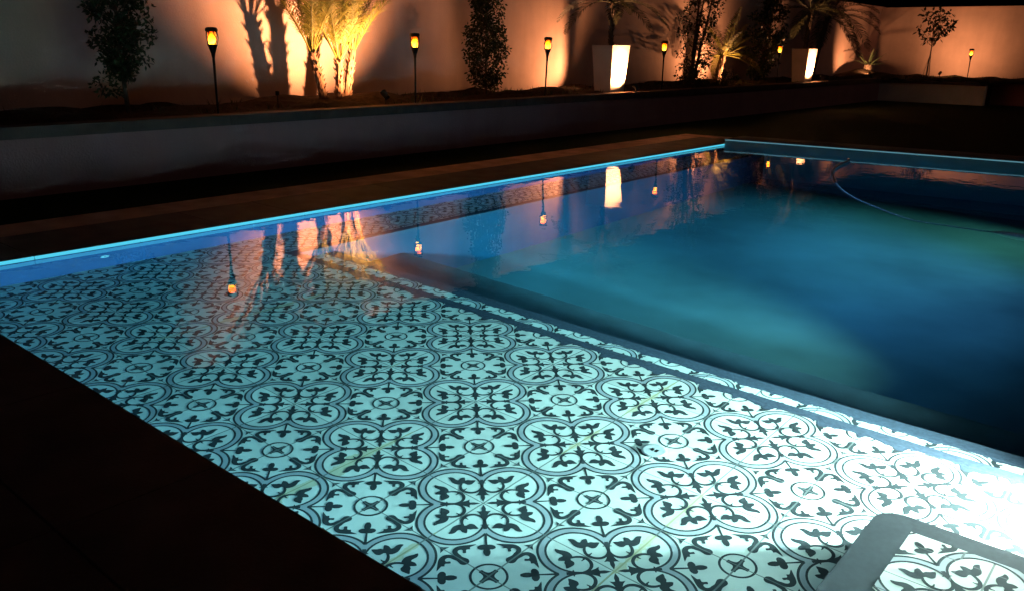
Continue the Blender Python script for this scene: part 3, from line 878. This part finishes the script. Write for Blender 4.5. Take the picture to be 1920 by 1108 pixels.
leafy_tree('dark_shrub', -25.6, 62.3, 3.7, 'dark rounded shrub between the small yellow palm and the fifth torch', 'shrub', 14, 0.5,
    [(0.5, 0.8), (1.5, 1.3), (3.0, 1.6), (4.5, 1.5), (6.0, 1.1), (7.0, 0.4)], 120, 22, 0.070, 0.040, 0.025, stems=2, spread=0.4)
leafy_tree('slim_tree', -19.6, 90.3, 3.75, 'slim young tree with a bare trunk and few broad leaves at the right', 'tree', 15, 3.2,
    [(3.6, 0.5), (4.4, 1.6), (5.4, 2.1), (6.4, 1.6), (7.0, 0.5)], 46, 6, 0.13, 0.060, 0.020)

# low ground plants at the feet of the climbing shrub
for i, (u, v, sd, lab) in enumerate([(-23.6, 47.8, 31, 'low leafy plant at the left foot of the climbing shrub'), (-23.4, 51.8, 32, 'low leafy plant at the right foot of the climbing shrub')]):
    leafy_tree('ground_plant', u, v, 3.7, lab, 'plant', sd, 0.1, [(0.1, 0.7), (0.5, 0.9), (1.0, 0.5), (1.3, 0.1)], 26, 12, 0.055, 0.022, 0.008, material='leaf_shrub', group='low plants in the bed')

def frond(mb, base, yaw, elev, L, droop, nleaf, leaf_l, leaf_w, rd, rachis=0.006, vee=0.6, fan=0.0):
    """arching feather leaf: rachis tube plus narrow leaflets both sides"""
    d = Vector((math.cos(yaw)*math.cos(elev), math.sin(yaw)*math.cos(elev), math.sin(elev)))
    pts = [Vector(base)]; n = 12
    for i in range(n):
        pts.append(pts[-1]+d*(L/n))
        d = (d+Vector((0, 0, -droop/n))).normalized()
    mb.tube(pts, [rachis*(1-0.8*i/n) for i in range(n+1)], 4, caps=False)
    for k in range(nleaf):
        f = 0.16+0.84*(k+0.5)/nleaf
        x = f*n; i = min(n-1, int(x)); p = pts[i].lerp(pts[i+1], x-i)
        t = (pts[i+1]-pts[i]).normalized()
        side = t.cross(Vector((0, 0, 1)))
        if side.length < 0.1: side = Vector((math.sin(yaw), -math.cos(yaw), 0))
        side.normalize(); up = side.cross(t)
        ll = leaf_l*(math.sin(math.pi*min(1, 0.12+f*0.88))**0.6)*rd.uniform(0.85, 1.1)
        for sg in (1, -1):
            ld = (t*0.75+side*sg*0.8+up*vee*0.4+rvec(rd)*0.12).normalized()
            q = p+ld*ll*0.55; e_ = q+(ld+Vector((0, 0, -0.45))).normalized()*ll*0.45
            w = leaf_w*0.5; wv = t.cross(ld).cross(ld).normalized()*w if t.cross(ld).length > 0.01 else up*w
            mb.poly([p-wv*0.5, p+wv*0.5, q+wv]); mb.poly([p-wv*0.5, q+wv, q-wv]); mb.poly([q-wv, q+wv, e_])

def palm(name, u, v, z, label, seed, stems, nfr, L, material, leaf_l=0.16, leaf_w=0.010, cat='palm', elev=(0.3, 1.35), droop=(0.5, 1.2), nleaf=34, yawrange=None, group=None, boots=True, tmat='palmbark', parent_loc=None):
    """stems: list of (du, dv, height, lean_u, lean_v, radius) in tiles"""
    rd = random.Random(seed)
    base = parent_loc or W(u, v, z)
    r = empty(name, base, label, cat, group)
    for (du, dv, h, lu, lv, rad) in stems:
        tb = MB(); n = 10
        pts = [Vector(((du+lu*(i/n)**1.3)*S, (dv+lv*(i/n)**1.3)*S, -0.04+(h*S+0.04)*i/n)) for i in range(n+1)]
        tb.tube(pts, [rad*S*(1.15-0.25*i/n) for i in range(n+1)], 10)
        if boots:
            nb = int(h*26)
            for k in range(nb):
                f = (k+rd.random())/nb; x = f*n; i = min(n-1, int(x)); p = pts[i].lerp(pts[i+1], x-i)
                a = rd.uniform(0, 6.283); o_ = Vector((math.cos(a), math.sin(a), 0))
                q = p+o_*rad*S*0.9
                tb.tube([q, q+o_*0.012+Vector((0, 0, 0.02)), q+o_*0.026+Vector((0, 0, 0.038))], [0.010, 0.008, 0.003], 4)
        tb.build('trunk', MAT[tmat], r)
        fb = MB()
        for k in range(nfr):
            ya = (rd.uniform(*yawrange) if yawrange else 2*math.pi*(k*0.382+rd.uniform(-.05, .05)))
            el = elev[0]+(elev[1]-elev[0])*((k+0.5)/nfr)
            frond(fb, pts[-1]+Vector((math.cos(ya), math.sin(ya), 0))*rad*S*0.6, ya, el, L*S*rd.uniform(0.8, 1.15), rd.uniform(*droop), nleaf, leaf_l, leaf_w, rd)
        fb.build('crown', MAT[material], r)
    return r

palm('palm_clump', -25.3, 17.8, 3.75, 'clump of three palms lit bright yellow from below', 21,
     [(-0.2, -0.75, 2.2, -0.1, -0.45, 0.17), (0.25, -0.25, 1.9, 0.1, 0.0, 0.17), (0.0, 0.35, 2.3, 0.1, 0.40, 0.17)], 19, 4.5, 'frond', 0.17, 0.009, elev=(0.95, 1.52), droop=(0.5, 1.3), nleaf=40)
palm('potted_palm', 0, 0, 0, 'dark slender palm growing out of the nearer white planter', 22,
     [(0, 0, 2.6, 0.1, -0.3, 0.11)], 15, 4.2, 'frond_dark', 0.20, 0.012, elev=(-0.1, 1.3), droop=(0.9, 1.6), nleaf=34, tmat='bark', parent_loc=W(-22.97, 36.25, ZB-0.05+2.5))
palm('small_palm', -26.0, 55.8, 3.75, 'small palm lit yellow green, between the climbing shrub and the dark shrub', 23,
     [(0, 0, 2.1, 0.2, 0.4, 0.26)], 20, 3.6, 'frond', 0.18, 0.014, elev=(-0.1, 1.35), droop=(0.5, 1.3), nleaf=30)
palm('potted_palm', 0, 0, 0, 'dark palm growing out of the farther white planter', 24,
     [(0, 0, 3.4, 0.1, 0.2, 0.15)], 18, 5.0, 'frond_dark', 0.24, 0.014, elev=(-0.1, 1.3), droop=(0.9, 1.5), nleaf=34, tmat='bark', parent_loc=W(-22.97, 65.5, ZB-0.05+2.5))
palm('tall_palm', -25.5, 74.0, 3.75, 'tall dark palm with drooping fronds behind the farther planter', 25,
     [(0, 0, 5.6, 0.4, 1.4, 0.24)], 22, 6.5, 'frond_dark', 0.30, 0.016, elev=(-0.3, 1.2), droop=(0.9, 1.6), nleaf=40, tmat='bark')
palm('cycad', -25.2, 88.6, 4.25, 'small cycad on a soil mound at the far corner of the bed', 26,
     [(0, 0, 0.7, 0, 0, 0.42)], 13, 1.9, 'leaf', 0.05, 0.014, cat='cycad', elev=(0.15, 1.2), droop=(0.1, 0.5), nleaf=18, boots=False, tmat='bark')

# ties and support stakes of the slim tree
mb = MB()
b0 = Vector((0, 0, 0))
for (a_, b_, c_) in (((0.35, -0.25), (0.12, 0.0), 2.3), ((-0.45, 0.1), (-0.05, 0.05), 2.0), ((0.15, 0.25), (0.1, 0.1), 1.6)):
    mb.tube([(a_[0]*S, a_[1]*S, -0.03), (b_[0]*S, b_[1]*S, c_*S)], 0.008, 5)
o = mb.build('support_stake', mat('pale_wood_stake', (0.6, 0.5, 0.4), 0.8, 0.2, 30)); o.location = W(-19.6, 90.3, 3.75)
tag(o, 'pale wooden stakes propping the slim young tree', 'stake')
# little stake lamp left of the palm clump
mb = MB(); mb.tube([(0, 0, -0.03), (0, 0, 0.12)], 0.006, 6); mb.lathe([(0.0, 0.10), (0.022, 0.11), (0.020, 0.15), (0.0, 0.155)], 12)
o = mb.build('stake_light', MAT['metal']); o.location = W(-24.2, 13.7, 3.8); tag(o, 'small unlit stake light left of the palm clump', 'garden light')

# ragged ground cover along the bed
rd = random.Random(77)
mb = MB()
for k in range(5200):
    if k % 3: u = rd.uniform(-27.8, -22.6); v = rd.triangular(-4, VRW, 40)
    else: u = rd.uniform(-24, -10.5); v = rd.uniform(VLW+1, VRW-0.3)
    if math.sin(u*1.9+v*0.7)+math.sin(v*0.53+2)+rd.uniform(-1, 1) < 0.3: continue
    p = W(u, v, 3.72); a = rd.uniform(0, 6.283); h = rd.uniform(0.03, 0.10)
    d = Vector((math.cos(a)*0.6, math.sin(a)*0.6, 1)).normalized(); s_ = Vector((-math.sin(a), math.cos(a), 0))*0.007
    mb.poly([p-s_, p+s_, p+d*h])
o = mb.build('ground_cover', MAT['leaf_shrub']); tag(o, 'ragged low ground cover growing in the dark bed', kind='stuff')

# ---------------------------------------------------------------- floating pool hose
hp = [(-6.7, 31.6, 1.72), (-6.35, 30.6, 1.74), (-6.2, 29.2, 1.74), (-5.67, 26.9, 1.73), (-4.52, 24.2, 1.60), (-3.33, 22.4, 1.10), (-1.87, 20.9, 0.9), (-0.58, 19.8, 0.9), (0.91, 19.1, 1.40), (2.0, 18.75, 1.68), (2.9, 18.5, 1.71), (4.5, 18.2, 1.72), (UR+0.05, 17.9, 1.72)]
pts = [W(*p) for p in hp]; sp = []
for i in range(len(pts)-1):
    p0, p1, p2, p3 = pts[max(i-1, 0)], pts[i], pts[i+1], pts[min(i+2, len(pts)-1)]
    for j in range(10):
        t_ = j/10
        sp.append(0.5*((2*p1)+(-p0+p2)*t_+(2*p0-5*p1+4*p2-p3)*t_*t_+(-p0+3*p1-3*p2+p3)*t_**3))
mb = MB(); mb.tube(sp, [0.014+0.002*(i % 2) for i in range(len(sp))], 10)
o = mb.build('pool_hose', MAT['hose'], smooth=True); tag(o, 'pale ribbed suction hose floating in a curve across the deep water', 'hose')
